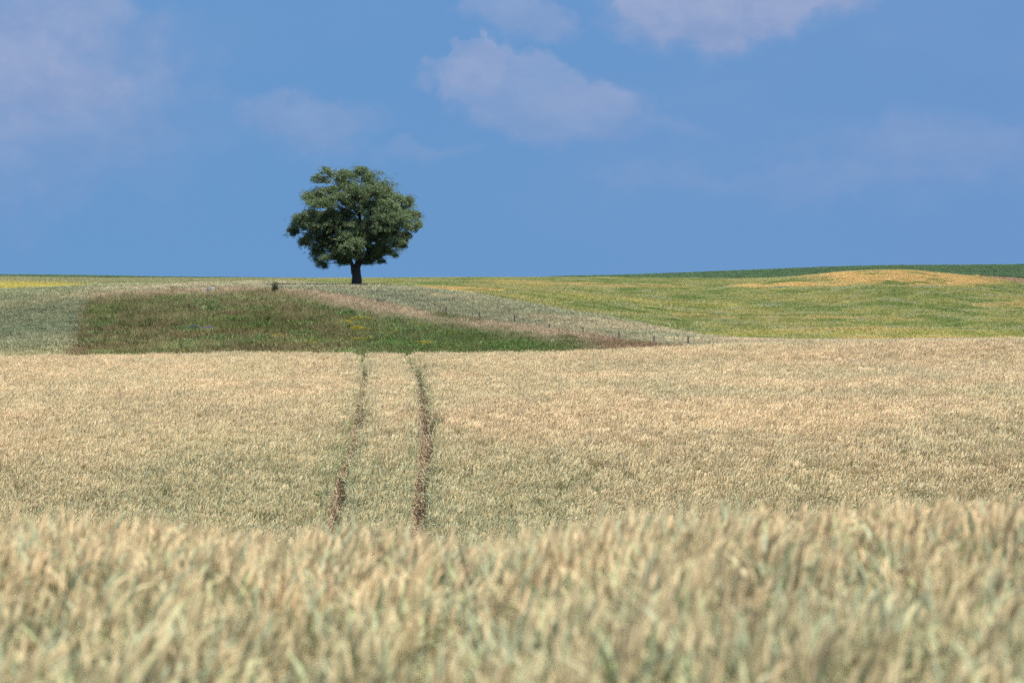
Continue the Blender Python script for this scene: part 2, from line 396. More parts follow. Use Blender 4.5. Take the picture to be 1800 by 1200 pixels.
def scatter(name, variants, x, y, z, rot, scl, idx, tint, label, cat):
    coll = bpy.data.collections.new(name + '_plants')
    for i, me in enumerate(variants):
        coll.objects.link(bpy.data.objects.new('%s_plant_%02d' % (name, i), me))
    n = len(x); me = bpy.data.meshes.new(name); me.vertices.add(n)
    me.vertices.foreach_set('co', np.stack([x, y, z], 1).astype(np.float32).ravel())
    def at(nm, tp, dn, arr):
        a = me.attributes.new(nm, tp, 'POINT'); a.data.foreach_set(dn, arr.ravel())
    at('rot', 'FLOAT_VECTOR', 'vector', rot.astype(np.float32)); at('scl', 'FLOAT_VECTOR', 'vector', scl.astype(np.float32))
    at('idx', 'INT', 'value', idx.astype(np.int32))
    t4 = np.ones((n, 4), np.float32); t4[:, :3] = tint; at('tint', 'FLOAT_COLOR', 'color', t4)
    o = link(name, me); tag(o, label, cat, kind='stuff')
    g = bpy.data.node_groups.new(name + '_nodes', 'GeometryNodeTree')
    g.interface.new_socket('Geometry', in_out='INPUT', socket_type='NodeSocketGeometry')
    g.interface.new_socket('Geometry', in_out='OUTPUT', socket_type='NodeSocketGeometry')
    N, L = g.nodes, g.links
    gi = N.new('NodeGroupInput'); go = N.new('NodeGroupOutput'); ip = N.new('GeometryNodeInstanceOnPoints')
    ci = N.new('GeometryNodeCollectionInfo'); ci.inputs[0].default_value = coll
    ci.inputs[1].default_value = True; ci.inputs[2].default_value = True
    def named(nm, tp):
        a = N.new('GeometryNodeInputNamedAttribute'); a.data_type = tp; a.inputs[0].default_value = nm; return a.outputs[0]
    L.new(gi.outputs[0], ip.inputs['Points']); L.new(ci.outputs[0], ip.inputs['Instance'])
    ip.inputs['Pick Instance'].default_value = True
    L.new(named('idx', 'INT'), ip.inputs['Instance Index']); L.new(named('rot', 'FLOAT_VECTOR'), ip.inputs['Rotation'])
    L.new(named('scl', 'FLOAT_VECTOR'), ip.inputs['Scale']); L.new(ip.outputs[0], go.inputs[0])
    md = o.modifiers.new('plants', 'NODES'); md.node_group = g
    return o
def slope_rot(x, y, yaw):
    e = 0.4; gx = (ground(x + e, y) - ground(x - e, y)) / (2*e); gy = (ground(x, y + e) - ground(x, y - e)) / (2*e)
    # tilt in world axes, small angles, with yaw applied first
    c, s = np.cos(yaw), np.sin(yaw)
    return np.stack([np.arctan(gy) * .8, -np.arctan(gx) * .8, yaw], 1)

# ------------------------------------------------------------------ ground sheet
def build_ground():
    us = np.concatenate([np.linspace(-9000, -400, 40), np.arange(-380, 2180, 7), np.linspace(2200, 10800, 40)])
    ys = np.concatenate([[-200, -60, -20, -5], np.arange(0, 20, 1), np.arange(20, 150, 1.2), np.arange(150, 350, 1.0),
                         np.arange(350, 1060, 4), np.geomspace(1065, 6000, 30)])
    U, Yg = np.meshgrid(us, ys, indexing='ij'); X = (U - CX) / FPX * np.maximum(Yg, 9.0)
    Z = ground(X, Yg); nx, ny = U.shape
    me = bpy.data.meshes.new('ground')
    idx = np.arange(nx * ny).reshape(nx, ny)
    F = np.stack([idx[:-1, :-1], idx[1:, :-1], idx[1:, 1:], idx[:-1, 1:]], -1).reshape(-1, 4)
    me.vertices.add(nx * ny); me.vertices.foreach_set('co', np.stack([X, Yg, Z], -1).astype(np.float32).ravel())
    me.loops.add(F.size); me.loops.foreach_set('vertex_index', F.astype(np.int32).ravel())
    me.polygons.add(len(F)); me.polygons.foreach_set('loop_start', (np.arange(len(F)) * 4).astype(np.int32))
    me.update(calc_edges=True); me.polygons.foreach_set('use_smooth', np.ones(len(F), bool))
    px = pxof(X, Yg); D = np.maximum(Yg, 1.0)
    c = far_color(px, D, X, Yg)
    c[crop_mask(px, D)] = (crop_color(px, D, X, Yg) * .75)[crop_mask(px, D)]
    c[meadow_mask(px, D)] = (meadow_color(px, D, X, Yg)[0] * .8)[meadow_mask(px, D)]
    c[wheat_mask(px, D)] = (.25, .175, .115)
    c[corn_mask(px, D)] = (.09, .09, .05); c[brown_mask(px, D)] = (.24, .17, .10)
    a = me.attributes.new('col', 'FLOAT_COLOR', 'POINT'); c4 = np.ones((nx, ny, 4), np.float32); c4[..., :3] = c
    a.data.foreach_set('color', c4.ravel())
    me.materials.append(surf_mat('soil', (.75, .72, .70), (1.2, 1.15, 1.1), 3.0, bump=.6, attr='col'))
    o = link('ground', me); tag(o, kind='structure')
build_ground()

# ------------------------------------------------------------------ wheat plants
R = random.Random(3)
def V(*a): return Vector(a)
def stalk(b, x, y, h, lod, lean, r):
    """one cereal stalk: bent straw, nodding ear with awns, a few leaves"""
    la = lean + r.gauss(0, .9); lm = abs(r.gauss(.07, .06)) * h
    dx, dy = math.cos(la) * lm, math.sin(la) * lm
    shade = r.uniform(.85, 1.15)
    pinky = r.random()
    straw = A(.56, .46, .27) * shade; straw2 = A(.48, .47, .27) * shade
    ear = ((A(.81, .635, .40) if lod else A(.80, .56, .33)) * (1 - pinky * .45) + (A(.74, .59, .33) if lod else A(.72, .55, .29)) * pinky * .45) * r.uniform(.85, 1.12)
    ear2 = (A(.60, .53, .30) if lod else A(.46, .445, .26)) * r.uniform(.85, 1.15)
    if r.random() < .16: ear, ear2 = ear2 * 1.05, A(.36, .42, .27)
    base = V(x, y, 0); pts = []
    nseg = 5 if lod == 0 else 3
    for i in range(nseg):
        t = i / (nseg - 1); pts.append(V(x + dx * t * t, y + dy * t * t, h * t * .9))
    w = .0020 if lod == 0 else .0032
    b.tube(pts, [w] * nseg, 3, straw, straw2, caps=False)
    # ear, nodding over
    L_ = r.uniform(.10, .15); ang = (r.uniform(.1, .7) if r.random() < .8 else r.uniform(.7, 1.6)) if lod == 0 else (r.uniform(.05, .7) if r.random() < .8 else r.uniform(.7, 1.5))
    d0 = V(dx, dy, 0); d0 = d0.normalized() if d0.length > 1e-4 else V(1, 0, 0)
    p = pts[-1].copy(); n = 6 if lod == 0 else 4; eps = [p]
    for i in range(n - 1):
        a = .15 + ang * i / (n - 1)
        p = p + (d0 * math.sin(a) + V(0, 0, math.cos(a))) * (L_ / (n - 1)); eps.append(p)
    er = .0076 if lod == 0 else .0105
    prof = [.35, .9, 1, .95, .75, .25] if lod == 0 else [.5, 1, .9, .2]
    b.tube(eps, [er * q for q in prof], 4 if lod == 0 else 3, ear, ear2, caps=False)
    if lod == 0:
        for k in range(9):
            i = r.randint(1, n - 1); q = eps[i]; t = (eps[i] - eps[i-1]).normalized()
            o = V(r.gauss(0, 1), r.gauss(0, 1), r.gauss(0, 1)) * .28; dd = (t + o).normalized()
            s = dd.orthogonal().normalized(); ln = r.uniform(.03, .06)
            b.ribbon([q, q + dd * ln], [.0010, .0003], s, ear * 1.05, ear2 * 1.1)
    # leaves: grey-green, some already dry
    for k in range(r.choice([2, 3, 3]) if lod == 0 else r.choice([1, 2])):
        a = r.uniform(0, 2 * math.pi); hz = h * (r.uniform(.5, .86) if lod == 0 else r.uniform(.35, .82)); ll = r.uniform(.16, .30) * (1.1 if lod == 0 else 1)
        dirv = V(math.cos(a), math.sin(a), 0); up = r.uniform(.8, 1.5) if lod == 0 else r.uniform(.35, 1.3)
        q = V(x + dx * (hz/h)**2, y + dy * (hz/h)**2, hz); lp = [q]; m = 4 if lod == 0 else 3
        for i in range(m):
            e = up - (1.2 if lod == 0 else 1.9) * (i / m) ** 1.5; q = q + (dirv * math.cos(e) + V(0, 0, math.sin(e))) * (ll / m); lp.append(q)
        s = dirv.cross(V(0, 0, 1)).normalized(); s = (s + V(0, 0, r.uniform(-.5, .5))).normalized()
        ww = r.uniform(.0050, .0085) * (1.35 if lod == 0 else 1.3)
        ws = [ww * .7, ww, ww * .9, ww * .6, ww * .1] if m == 4 else [ww * .7, ww, ww * .8, ww * .15]
        if r.random() < (.40 if lod == 0 else .58): c1 = A(.60, .47, .275) * shade
        elif r.random() < .5: c1 = (A(.31, .39, .28) if lod else A(.43, .46, .295)) * shade
        else: c1 = A(.37, .42, .18) * shade
        c2 = (A(.33, .37, .235) if r.random() < .55 else A(.35, .38, .19)) * shade
        b.ribbon(lp, ws, s, c1, c2)
def wheat_variants(n, count, rad, lod, name, m, hh=(.80, 1.02)):
    out = []
    for i in range(n):
        b = MB_(); r = random.Random(100 * lod + i)
        for k in range(count):
            a = r.uniform(0, 2 * math.pi); q = rad * math.sqrt(r.random())
            stalk(b, q * math.cos(a), q * math.sin(a), r.uniform(*hh) * (1.0 if r.random() > .09 else r.uniform(1.04, 1.13)), lod, 0.3, r)
        out.append(b.mesh('%s_%d' % (name, i), m, smooth=(lod == 0)))
    return out
wmat = plant_mat('wheat', trans=.28, mode='green', gloss=.015)
near_v = wheat_variants(12, 17, .14, 0, 'wheat_bunch_near', wmat)
mid_v = wheat_variants(10, 30, .19, 1, 'wheat_bunch', wmat, (.87, 1.0))

def frame_area(y0, y1, margin_px, extra_m, dens, seed):
    """random points between two distances, across the view and a margin beside it"""
    g = np.random.default_rng(seed); n0 = 0; xs = []; ys = []
    for a in np.arange(y0, y1, (y1 - y0) / 24):
        bb = a + (y1 - y0) / 24; w = 2 * ((900 + margin_px) / FPX * bb + extra_m); n = int(w * (bb - a) * dens)
        xs.append(g.uniform(-w / 2, w / 2, n)); ys.append(g.uniform(a, bb, n))
    return np.concatenate(xs), np.concatenate(ys), g
def wheat_green_shade(x, y):
    px = pxof(x, y)
    n1 = fbm(x / 2.6, y / 5.5, 11, 4); n2 = fbm(x / 9, y / 14, 13, 3); n3 = fbm(x / .5, y / 1.0, 17, 2)
    g = sstep(n1 * .5 + n2 * .5, .40, .64) * .5 + (n3 - .5) * .3 - .26
    g = g + .3 * sstep(px, 950, 1150) * sstep(y, 122, 136)  # dull far right band: cloud shade painted in as extra green
    g = g + .72 * (1 - sstep(y + 10 * (n1 - .5), 62, 84)) * (y > 30) + .22 * sstep(px, 1000, 1150) * (1 - sstep(np.abs(y - 90), 6, 20)) * (n2 > .45)
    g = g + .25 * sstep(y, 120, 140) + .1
    g = np.where(y < 22, .24 + .5 * (n2 - .5) + (n3 - .5) * .5 + .34 * (1 - sstep(y, 7.8, 11.5)), g)
    td = track_dist(x, y); g = g + .4 * (1 - sstep(td, .25, .7)) * (y > 50)
    return np.clip(g, 0, 1)
def place_wheat(name, variants, y0, y1, margin, extra, dens, seed, label, hscale=1.0, gap=.2):
    x, y, g = frame_area(y0, y1, margin, extra, dens, seed)
    td = track_dist(x, y)
    near_gap = (y < 22)
    keep = wheat_mask(pxof(x, y), y) & np.where(near_gap, np.abs(x + .30 - 0.0) > .10, td + np.where(np.abs(x - interp(y, TR)) > .6, .06, .02) > gap + .13 + .08 * g.random(len(x)))
    edge = interp(pxof(x, y), [(0, 141), (1000, 141), (1300, 163), (1800, 173)])
    keep &= y < edge + g.normal(0, .6, len(x))
    keep &= y > 2.6
    x, y = x[keep], y[keep]; n = len(x)
    yaw = g.uniform(-.6, .6, n) ; rot = slope_rot(x, y, yaw)
    rot[:, 1] += .05; rot[:, 0] += g.normal(0, .05, n); rot[:, 1] += g.normal(0, .05, n)
    hs = (.93 + .16 * fbm(x / 1.6, y / 2.5, 51, 3)) * hscale * g.uniform(.95, 1.05, n)
    if y1 < 23: hs = hs * (.955 + .09 * fbm(x / .35, y / .6, 52, 3)) * g.uniform(.96, 1.05, n)
    scl = np.stack([np.ones(n), np.ones(n), hs], 1)
    gr = wheat_green_shade(x, y); hs = np.where(y > 112, hs * g.uniform(.95, 1.10, n), hs); scl[:, 2] = hs
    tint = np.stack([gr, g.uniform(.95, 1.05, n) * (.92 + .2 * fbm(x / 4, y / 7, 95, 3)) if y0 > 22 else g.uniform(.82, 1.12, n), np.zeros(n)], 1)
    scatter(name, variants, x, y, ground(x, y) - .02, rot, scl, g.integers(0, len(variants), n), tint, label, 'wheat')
place_wheat('near_wheat', near_v, 2.6, 22, 250, 1.6, 17, 1, 'out of focus golden and green wheat stalks filling the foreground')
place_wheat('valley_wheat', mid_v, 22, 54, 200, 1.5, 8, 2, 'wheat in the dip between the foreground and the field with wheel tracks')
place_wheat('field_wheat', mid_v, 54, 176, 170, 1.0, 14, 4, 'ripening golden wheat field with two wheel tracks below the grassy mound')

# trampled dry stalks and stubble in the wheel tracks
def build_litter():
    vs = []
    for i in range(5):
        b = MB_(); r = random.Random(900 + i)
        for k in range(16):
            a = r.uniform(0, 2 * math.pi); q = .15 * r.random(); x, y = q * math.cos(a), q * math.sin(a)
            d = r.uniform(0, 6.28); dv = V(math.cos(d), math.sin(d), 0); e = r.uniform(.1, 1.2); ln = r.uniform(.12, .32)
            p0 = V(x, y, 0.01); p1 = p0 + (dv * math.cos(e) + V(0, 0, math.sin(e))) * ln; p2 = p1 + (dv + V(0, 0, -.3)) * ln * .4
            c = (A(.36, .275, .18) if r.random() < .6 else A(.46, .37, .24)) * r.uniform(.8, 1.1)
            b.ribbon([p0, p1, p2], [.005, .007, .002], dv.cross(V(0, 0, 1)), c, c)
        vs.append(b.mesh('dry_tuft_%d' % i, wmat))
    g = np.random.default_rng(31); n = 5200; y = g.uniform(56, 141, n); side = g.random(n) < .5
    x = np.where(side, interp(y, TL), interp(y, TR)) + g.normal(0, .17, n)
    scatter('dry_stubble', vs, x, y, ground(x, y), np.stack([y * 0, y * 0, g.uniform(0, 6.28, n)], 1), np.ones((n, 3)) * g.uniform(.7, 1.5, (n, 1)),
            g.integers(0, 5, n), np.stack([y * 0, g.uniform(.75, 1.1, n), y * 0], 1), 'flattened brown stubble lying in the two wheel tracks', 'stubble')
build_litter()

# ------------------------------------------------------------------ other crops and the meadow
tmat = plant_mat('grass_blades', trans=.3, mode='tint', gloss=.01)
def blades(n, count, rad, h0, h1, width, name, m, droop=.5, headp=0.0, headc=(1.2, 1.1, 1.0), var=.3, base=None):
    out = []
    for i in range(n):
        b = MB_(); r = random.Random(hash(name) % 1000 if False else 500 + i + len(name))
        for k in range(count):
            a = r.uniform(0, 6.283); q = rad * math.sqrt(r.random()); x, y = q * math.cos(a), q * math.sin(a)
            h = r.uniform(h0, h1); d = r.uniform(0, 6.283); dv = V(math.cos(d), math.sin(d), 0); ln = r.uniform(.1, droop) * h
            s = r.uniform(1 - var, 1 + var); c = A(s * r.uniform(.92, 1.08), s, s * r.uniform(.85, 1.15))
            sd = V(math.cos(d + 1.57 + r.uniform(-.7, .7)), math.sin(d + 1.57), 0); w = width * r.uniform(.6, 1.3)
            pts = [V(x, y, 0), V(x, y, h * .6) + dv * ln * .3, V(x, y, h) + dv * ln]
            b.ribbon(pts, [w, w * .9, w * .2], sd, c)
            if r.random() < headp:
                p = pts[-1]; hd = (dv * .5 + V(0, 0, 1)).normalized(); hl = h * .16
                b.tube([p - hd * hl * .3, p + hd * hl * .4, p + hd * hl], [w * .5, w * 1.15, w * .2], 3, A(*headc) * s, caps=False)
        out.append(b.mesh('%s_%d' % (name, i), m))
    return out
def place(name, vs, x, y, g, tint, label, cat, smin=.8, smax=1.2, zs=None):
    n = len(x); s = g.uniform(smin, smax, (n, 1)) * np.ones((n, 3))
    if zs is not None: s[:, 2] *= zs
    scatter(name, vs, x, y, ground(x, y) - .02, np.stack([y * 0, y * 0, g.uniform(0, 6.28, n)], 1), s, g.integers(0, len(vs), n), tint, label, cat)

# grey-green crop around and behind the mound
crop_v = blades(6, 110, .6, .66, .84, .014, 'crop_tuft', tmat, .35, .5, (1.12, 1.06, .98), var=.12)
x, y, g = frame_area(146, 345, 110, 2, 3.0, 41)
k = crop_mask(pxof(x, y), y); x, y = x[k], y[k]; px = pxof(x, y)
t = crop_color(px, y, x, y) * g.uniform(.88, 1.12, (len(x), 1))
place('rye_crop', crop_v, x, y, g, t, 'pale grey-green crop standing around the mound and under the lone tree', 'crop', zs=.92 + .16 * fbm(x / 3, y / 3, 8))

# yellow-green field beyond
far_v = blades(6, 90, 1.0, .5, .68, .04, 'barley_tuft', tmat, .7, .0, var=.08)
x, y, g = frame_area(320, 1000, 70, 5, 1.05, 43)
px = pxof(x, y); k = (~corn_mask(px, y)) & (~brown_mask(px, y)) & (y > strip_end(px)) & ((px > 640) | (y > 430)); x, y = x[k], y[k]; px = pxof(x, y)
t = far_color(px, y, x, y) * g.uniform(.93, 1.07, (len(x), 1))
place('barley_field', far_v, x, y, g, t, 'yellow-green barley field with orange ripe patches on the far slope', 'barley', .85, 1.25)

# maize on the skyline
def maize():
    out = []
    for i in range(5):
        b = MB_(); r = random.Random(300 + i)
        for k in range(7):
            x, y = r.uniform(-.9, .9), r.uniform(-.9, .9); h = r.uniform(.75, 1.15)
            b.tube([V(x, y, 0), V(x, y, h * .9)], [.03, .015], 4, (.06, .11, .04), caps=False)
            for q in range(9):
                a = r.uniform(0, 6.28); z = h * (.2 + .08 * q); dv = V(math.cos(a), math.sin(a), 0); s = r.uniform(.7, 1.35)
                pts = [V(x, y, z)] + [V(x, y, z) + dv * t_ * .5 + V(0, 0, (.75 * t_ - .85 * t_ * t_) * .6) for t_ in (.35, .7, 1)]
                b.ribbon(pts, [.035, .06, .05, .01], dv.cross(V(0, 0, 1)), A(.085, .145, .075) * s)
        out.append(b.mesh('maize_group_%d' % i, tmat))
    return out
maize_v = maize()
x, y, g = frame_area(780, 1040, 60, 6, .42, 47)
px = pxof(x, y); k = corn_mask(px, y); x, y = x[k], y[k]; px = pxof(x, y)
t = np.ones((len(x), 3)) * g.uniform(.75, 1.3, (len(x), 1))
place('maize_field', maize_v, x, y, g, t, 'dark green maize along the skyline behind the yellow-green field', 'maize', .85, 1.25, zs=interp(px, [(0, 1.3), (450, 1.0), (620, .45), (880, .35), (1000, 1)]))

# rough meadow on the mound
grass_v = blades(6, 60, .32, .14, .42, .013, 'grass_tuft', tmat, .8, .12, (1.12, 1.04, .95))
seed_v = blades(5, 42, .34, .32, .66, .009, 'seed_grass', tmat, .5, .9, (1.1, 1.02, .95))
herb_v = blades(5, 55, .30, .12, .50, .035, 'herb_tuft', tmat, .9, .0)
x, y, g = frame_area(145, 300, 0, 0, 4.2, 53)
px = pxof(x, y); k = meadow_mask(px, y); x, y = x[k], y[k]; px = pxof(x, y)
c, pink, n3 = meadow_color(px, y, x, y); c = c * g.uniform(.8, 1.25, (len(x), 1))
sel = g.random(len(x)) < (.22 + .6 * pink); hb = (~sel) & (n3 + g.normal(0, .08, len(x)) > .56)
gs = ~(sel | hb)
place('meadow_grass', grass_v, x[gs], y[gs], g, c[gs], 'short rough green and straw-coloured grass covering the mound', 'grass', .7, 1.35)
place('seeding_grass', seed_v, x[sel], y[sel], g, c[sel], 'pinkish dry grass in seed along the top and right edge of the mound', 'grass', .8, 1.25)
place('meadow_herbs', herb_v, x[hb], y[hb], g, c[hb] * A(.85, 1.05, .85), 'dark green leafy weeds among the grass of the mound', 'weeds', .7, 1.5)

# yellow flowers in small drifts
def flowers():
    out = []
    for i in range(3):
        b = MB_(); r = random.Random(60 + i)
        for k in range(26):
            x, y = r.gauss(0, .22), r.gauss(0, .22); h = r.uniform(.35, .6)
            b.tube([V(x, y, 0), V(x, y, h)], [.006, .005], 3, (.10, .16, .05), caps=False)
            for q in range(4):
                a = r.uniform(0, 6.28); d = V(math.cos(a), math.sin(a), .35) * r.uniform(.03, .06); s = V(-math.sin(a), math.cos(a), 0) * .03
                p = V(x, y, h + r.uniform(-.06, .03)); b.add([p, p + d - s, p + d * 1.5, p + d + s], [(0, 1, 2, 3)], (.70, .58, .04))
        out.append(b.mesh('flower_group_%d' % i, tmat))
    return out
def on_mound(px, Y, lo=160, hi=300):
    D = d_at(px, Y, lo, hi); return (px - CX) / FPX * D, D
g = np.random.default_rng(77); fx = []; fy = []
for (px, Y, n, s) in [(px, Y, n * 3, s) for (px, Y, n, s) in [(636, 560, 7, .7), (632, 578, 8, .8), (638, 596, 9, .8), (748, 603, 12, .6), (796, 588, 7, .4), (610, 568, 5, .6), (750, 575, 3, .5), (735, 570, 2, .5),
                      (680, 583, 2, 1), (560, 600, 2, 1), (985, 607, 2, .6), (480, 590, 1, .6)]]:
    cx_, cy_ = on_mound(px, Y); fx.append(cx_ + g.normal(0, s * .55, n)); fy.append(cy_ + g.normal(0, s * 1.2, n))
fx = np.concatenate(fx); fy = np.concatenate(fy)
place('yellow_flowers', flowers(), fx, fy, g, np.ones((len(fx), 3)) * g.uniform(.6, 1.0, (len(fx), 1)), 'small drifts of yellow flowers in the green right part of the mound', 'flowers', .6, .95)

# bare stubble patch at the right edge of the skyline field
x, y, g = frame_area(700, 900, 60, 6, .5, 59); px = pxof(x, y); k = brown_mask(px, y); x, y = x[k], y[k]
if len(x):
    place('brown_stubble', blades(3, 30, .9, .12, .3, .05, 'stubble_tuft', tmat, .8), x, y, g, np.ones((len(x), 1)) * A(.33, .24, .15) * g.uniform(.8, 1.2, (len(x), 1)),
          'reddish brown stubble strip below the maize at the right', 'stubble')

# ------------------------------------------------------------------ fence along the far edge of the mound
wood = surf_mat('weathered_wood', (.035, .03, .028), (.075, .065, .058), 9, bump=.5, stretch=(6, 6, 1))
wire_m = mat('wire'); _n = wire_m.node_tree.nodes; _o = _n.new('ShaderNodeOutputMaterial'); _p = _n.new('ShaderNodeBsdfPrincipled')
_p.inputs['Base Color'].default_value = (.25, .24, .23, 1); _p.inputs['Metallic'].default_value = .8; _p.inputs['Roughness'].default_value = .55
wire_m.node_tree.links.new(_p.outputs[0], _o.inputs[0])
fpx = [(663, 532), (723, 542), (783, 553), (843, 562), (904, 571), (965, 580), (1026, 590), (1087, 600), (1150, 607), (1211, 613)]
pts = []
for px, Y in fpx:
    D = float(np.interp(px, [p for p, _ in MEDGE], [d for _, d in MEDGE])) - .5
    X = (px - CX) / FPX * D; pts.append(Vector((X, D, float(ground(X, D)))))
fence = link('wire_fence', None); fence.location = pts[4]
tag(fence, 'low post and wire fence running down the right edge of the mound beside the crop', 'fence')
heads = []
for i, p in enumerate(pts):
    h = [1.0, .8, 1.25, 1.3, 1.4, 1.1, 1.25, 1.45, 1.3, 1.45][i]; lx, ly = R.gauss(0, .04), R.gauss(0, .04); b = MB_()
    rr = .048 + .02 * R.random(); q = p - pts[4]; top = q + V(lx, ly, h)
    b.tube([q + V(0, 0, -.3), q + V(lx * .4, ly * .4, h * .4), top - V(0, 0, .05), top], [rr * 1.05, rr, rr * .95, rr * .55], 7, (1, 1, 1))
    po = link('post', b.mesh('post', wood, True), fence); heads.append((q, top))
for fr in (.55, .85):
    b = MB_()
    for (a0, a1), (b0, b1) in zip(heads[:-1], heads[1:]):
        s_, e_ = a0.lerp(a1, fr), b0.lerp(b1, fr)
        b.tube([s_, s_.lerp(e_, .5) - V(0, 0, .05), e_], [.005] * 3, 3, (1, 1, 1), caps=False)
    link('wire', b.mesh('wire', wire_m), fence)

# ------------------------------------------------------------------ boulders on the mound
def boulder(name, px, Y, w, h, c1, c2, label, seed, group=None):
    X, D = on_mound(px, Y); r = random.Random(seed)
    import bmesh
    bm = bmesh.new(); bmesh.ops.create_icosphere(bm, subdivisions=4, radius=1)
    pl = [(Vector((r.gauss(0, 1), r.gauss(0, 1), r.gauss(.2, 1))).normalized(), r.uniform(.62, .9)) for _ in range(12)]
    from mathutils import noise as mn
    for v in bm.verts:
        p = v.co.copy()
        for n_, d_ in pl:
            k_ = p.dot(n_)
            if k_ > d_: p -= n_ * (k_ - d_) * .85
        p += v.co * (mn.noise(v.co * 2.3 + Vector((seed, 0, 0))) * .10 + mn.noise(v.co * 7 + Vector((0, seed, 0))) * .03)
        v.co = Vector((p.x * w / 2 * 1.15, p.y * w * .4, p.z * h * .9 + h * .45))
    me = bpy.data.meshes.new(name); bm.to_mesh(me); bm.free()
    me.polygons.foreach_set('use_smooth', np.ones(len(me.polygons), bool))
    me.materials.append(surf_mat(name + '_granite', c1, c2, 3.5, bump=.7, c3=(.10, .105, .08)))
    o = link(name, me); o.location = (X, D, float(ground(X, D)) + .05); o.rotation_euler = (0, 0, r.uniform(-.3, .3))
    tag(o, label, 'boulder', 'boulders lying in the mound grass')
boulder('boulder', 337, 578, 1.5, .52, (.040, .038, .048), (.075, .07, .085), 'dark bluish-grey boulder low on the left part of the mound', 4)
boulder('boulder', 366, 577, 1.3, .40, (.06, .058, .062), (.10, .095, .10), 'half-hidden grey boulder just right of the dark bluish boulder', 9)
boulder('boulder', 357, 512, .80, .58, (.24, .22, .19), (.33, .30, .26), 'smaller left one of two pale boulders near the mound top', 14)
boulder('boulder', 370, 512.5, .95, .66, (.20, .19, .18), (.30, .28, .25), 'larger right one of two pale boulders near the mound top', 21)

# ------------------------------------------------------------------ small dark shrub on the mound top
leafm = plant_mat('shrub_leaves', trans=.2, mode='plain', gloss=.01)
barkm = surf_mat('bark', (.028, .024, .022), (.062, .052, .046), 5, bump=.9, stretch=(2.5, 2.5, .6))
sx, sy = on_mound(484, 514); shrub = link('shrub', None); shrub.location = (sx, sy, float(ground(sx, sy)))
tag(shrub, 'small dark bushy shrub standing alone on the mound top left of the tree', 'shrub')
b = MB_(); lf = MB_(); r = random.Random(5)
for k in range(9):
    a = r.uniform(0, 6.28); e = r.uniform(1.0, 1.5); ln = r.uniform(.7, 1.4); dv = V(math.cos(a) * math.cos(e), math.sin(a) * math.cos(e), math.sin(e))
    tip = dv * ln + V(.05, 0, 0); b.tube([V(0, 0, -.05), dv * ln * .5, tip], [.02, .013, .005], 5, (1, 1, 1))
    for q in range(260):
        t_ = r.uniform(.25, 1.05); p = tip * t_ + V(r.gauss(0, .085), r.gauss(0, .085), r.gauss(0, .07)); s = r.uniform(.03, .05)
        u = V(r.gauss(0, 1), r.gauss(0, 1), r.gauss(0, 1)).normalized(); w_ = u.orthogonal().normalized()
        lf.add([p - u * s, p + w_ * s * .5, p + u * s, p - w_ * s * .5], [(0, 1, 2, 3)], A(.022, .038, .018) * r.uniform(.6, 1.4))
link('stem', b.mesh('stem', barkm, True), shrub); link('foliage', lf.mesh('foliage', leafm), shrub)

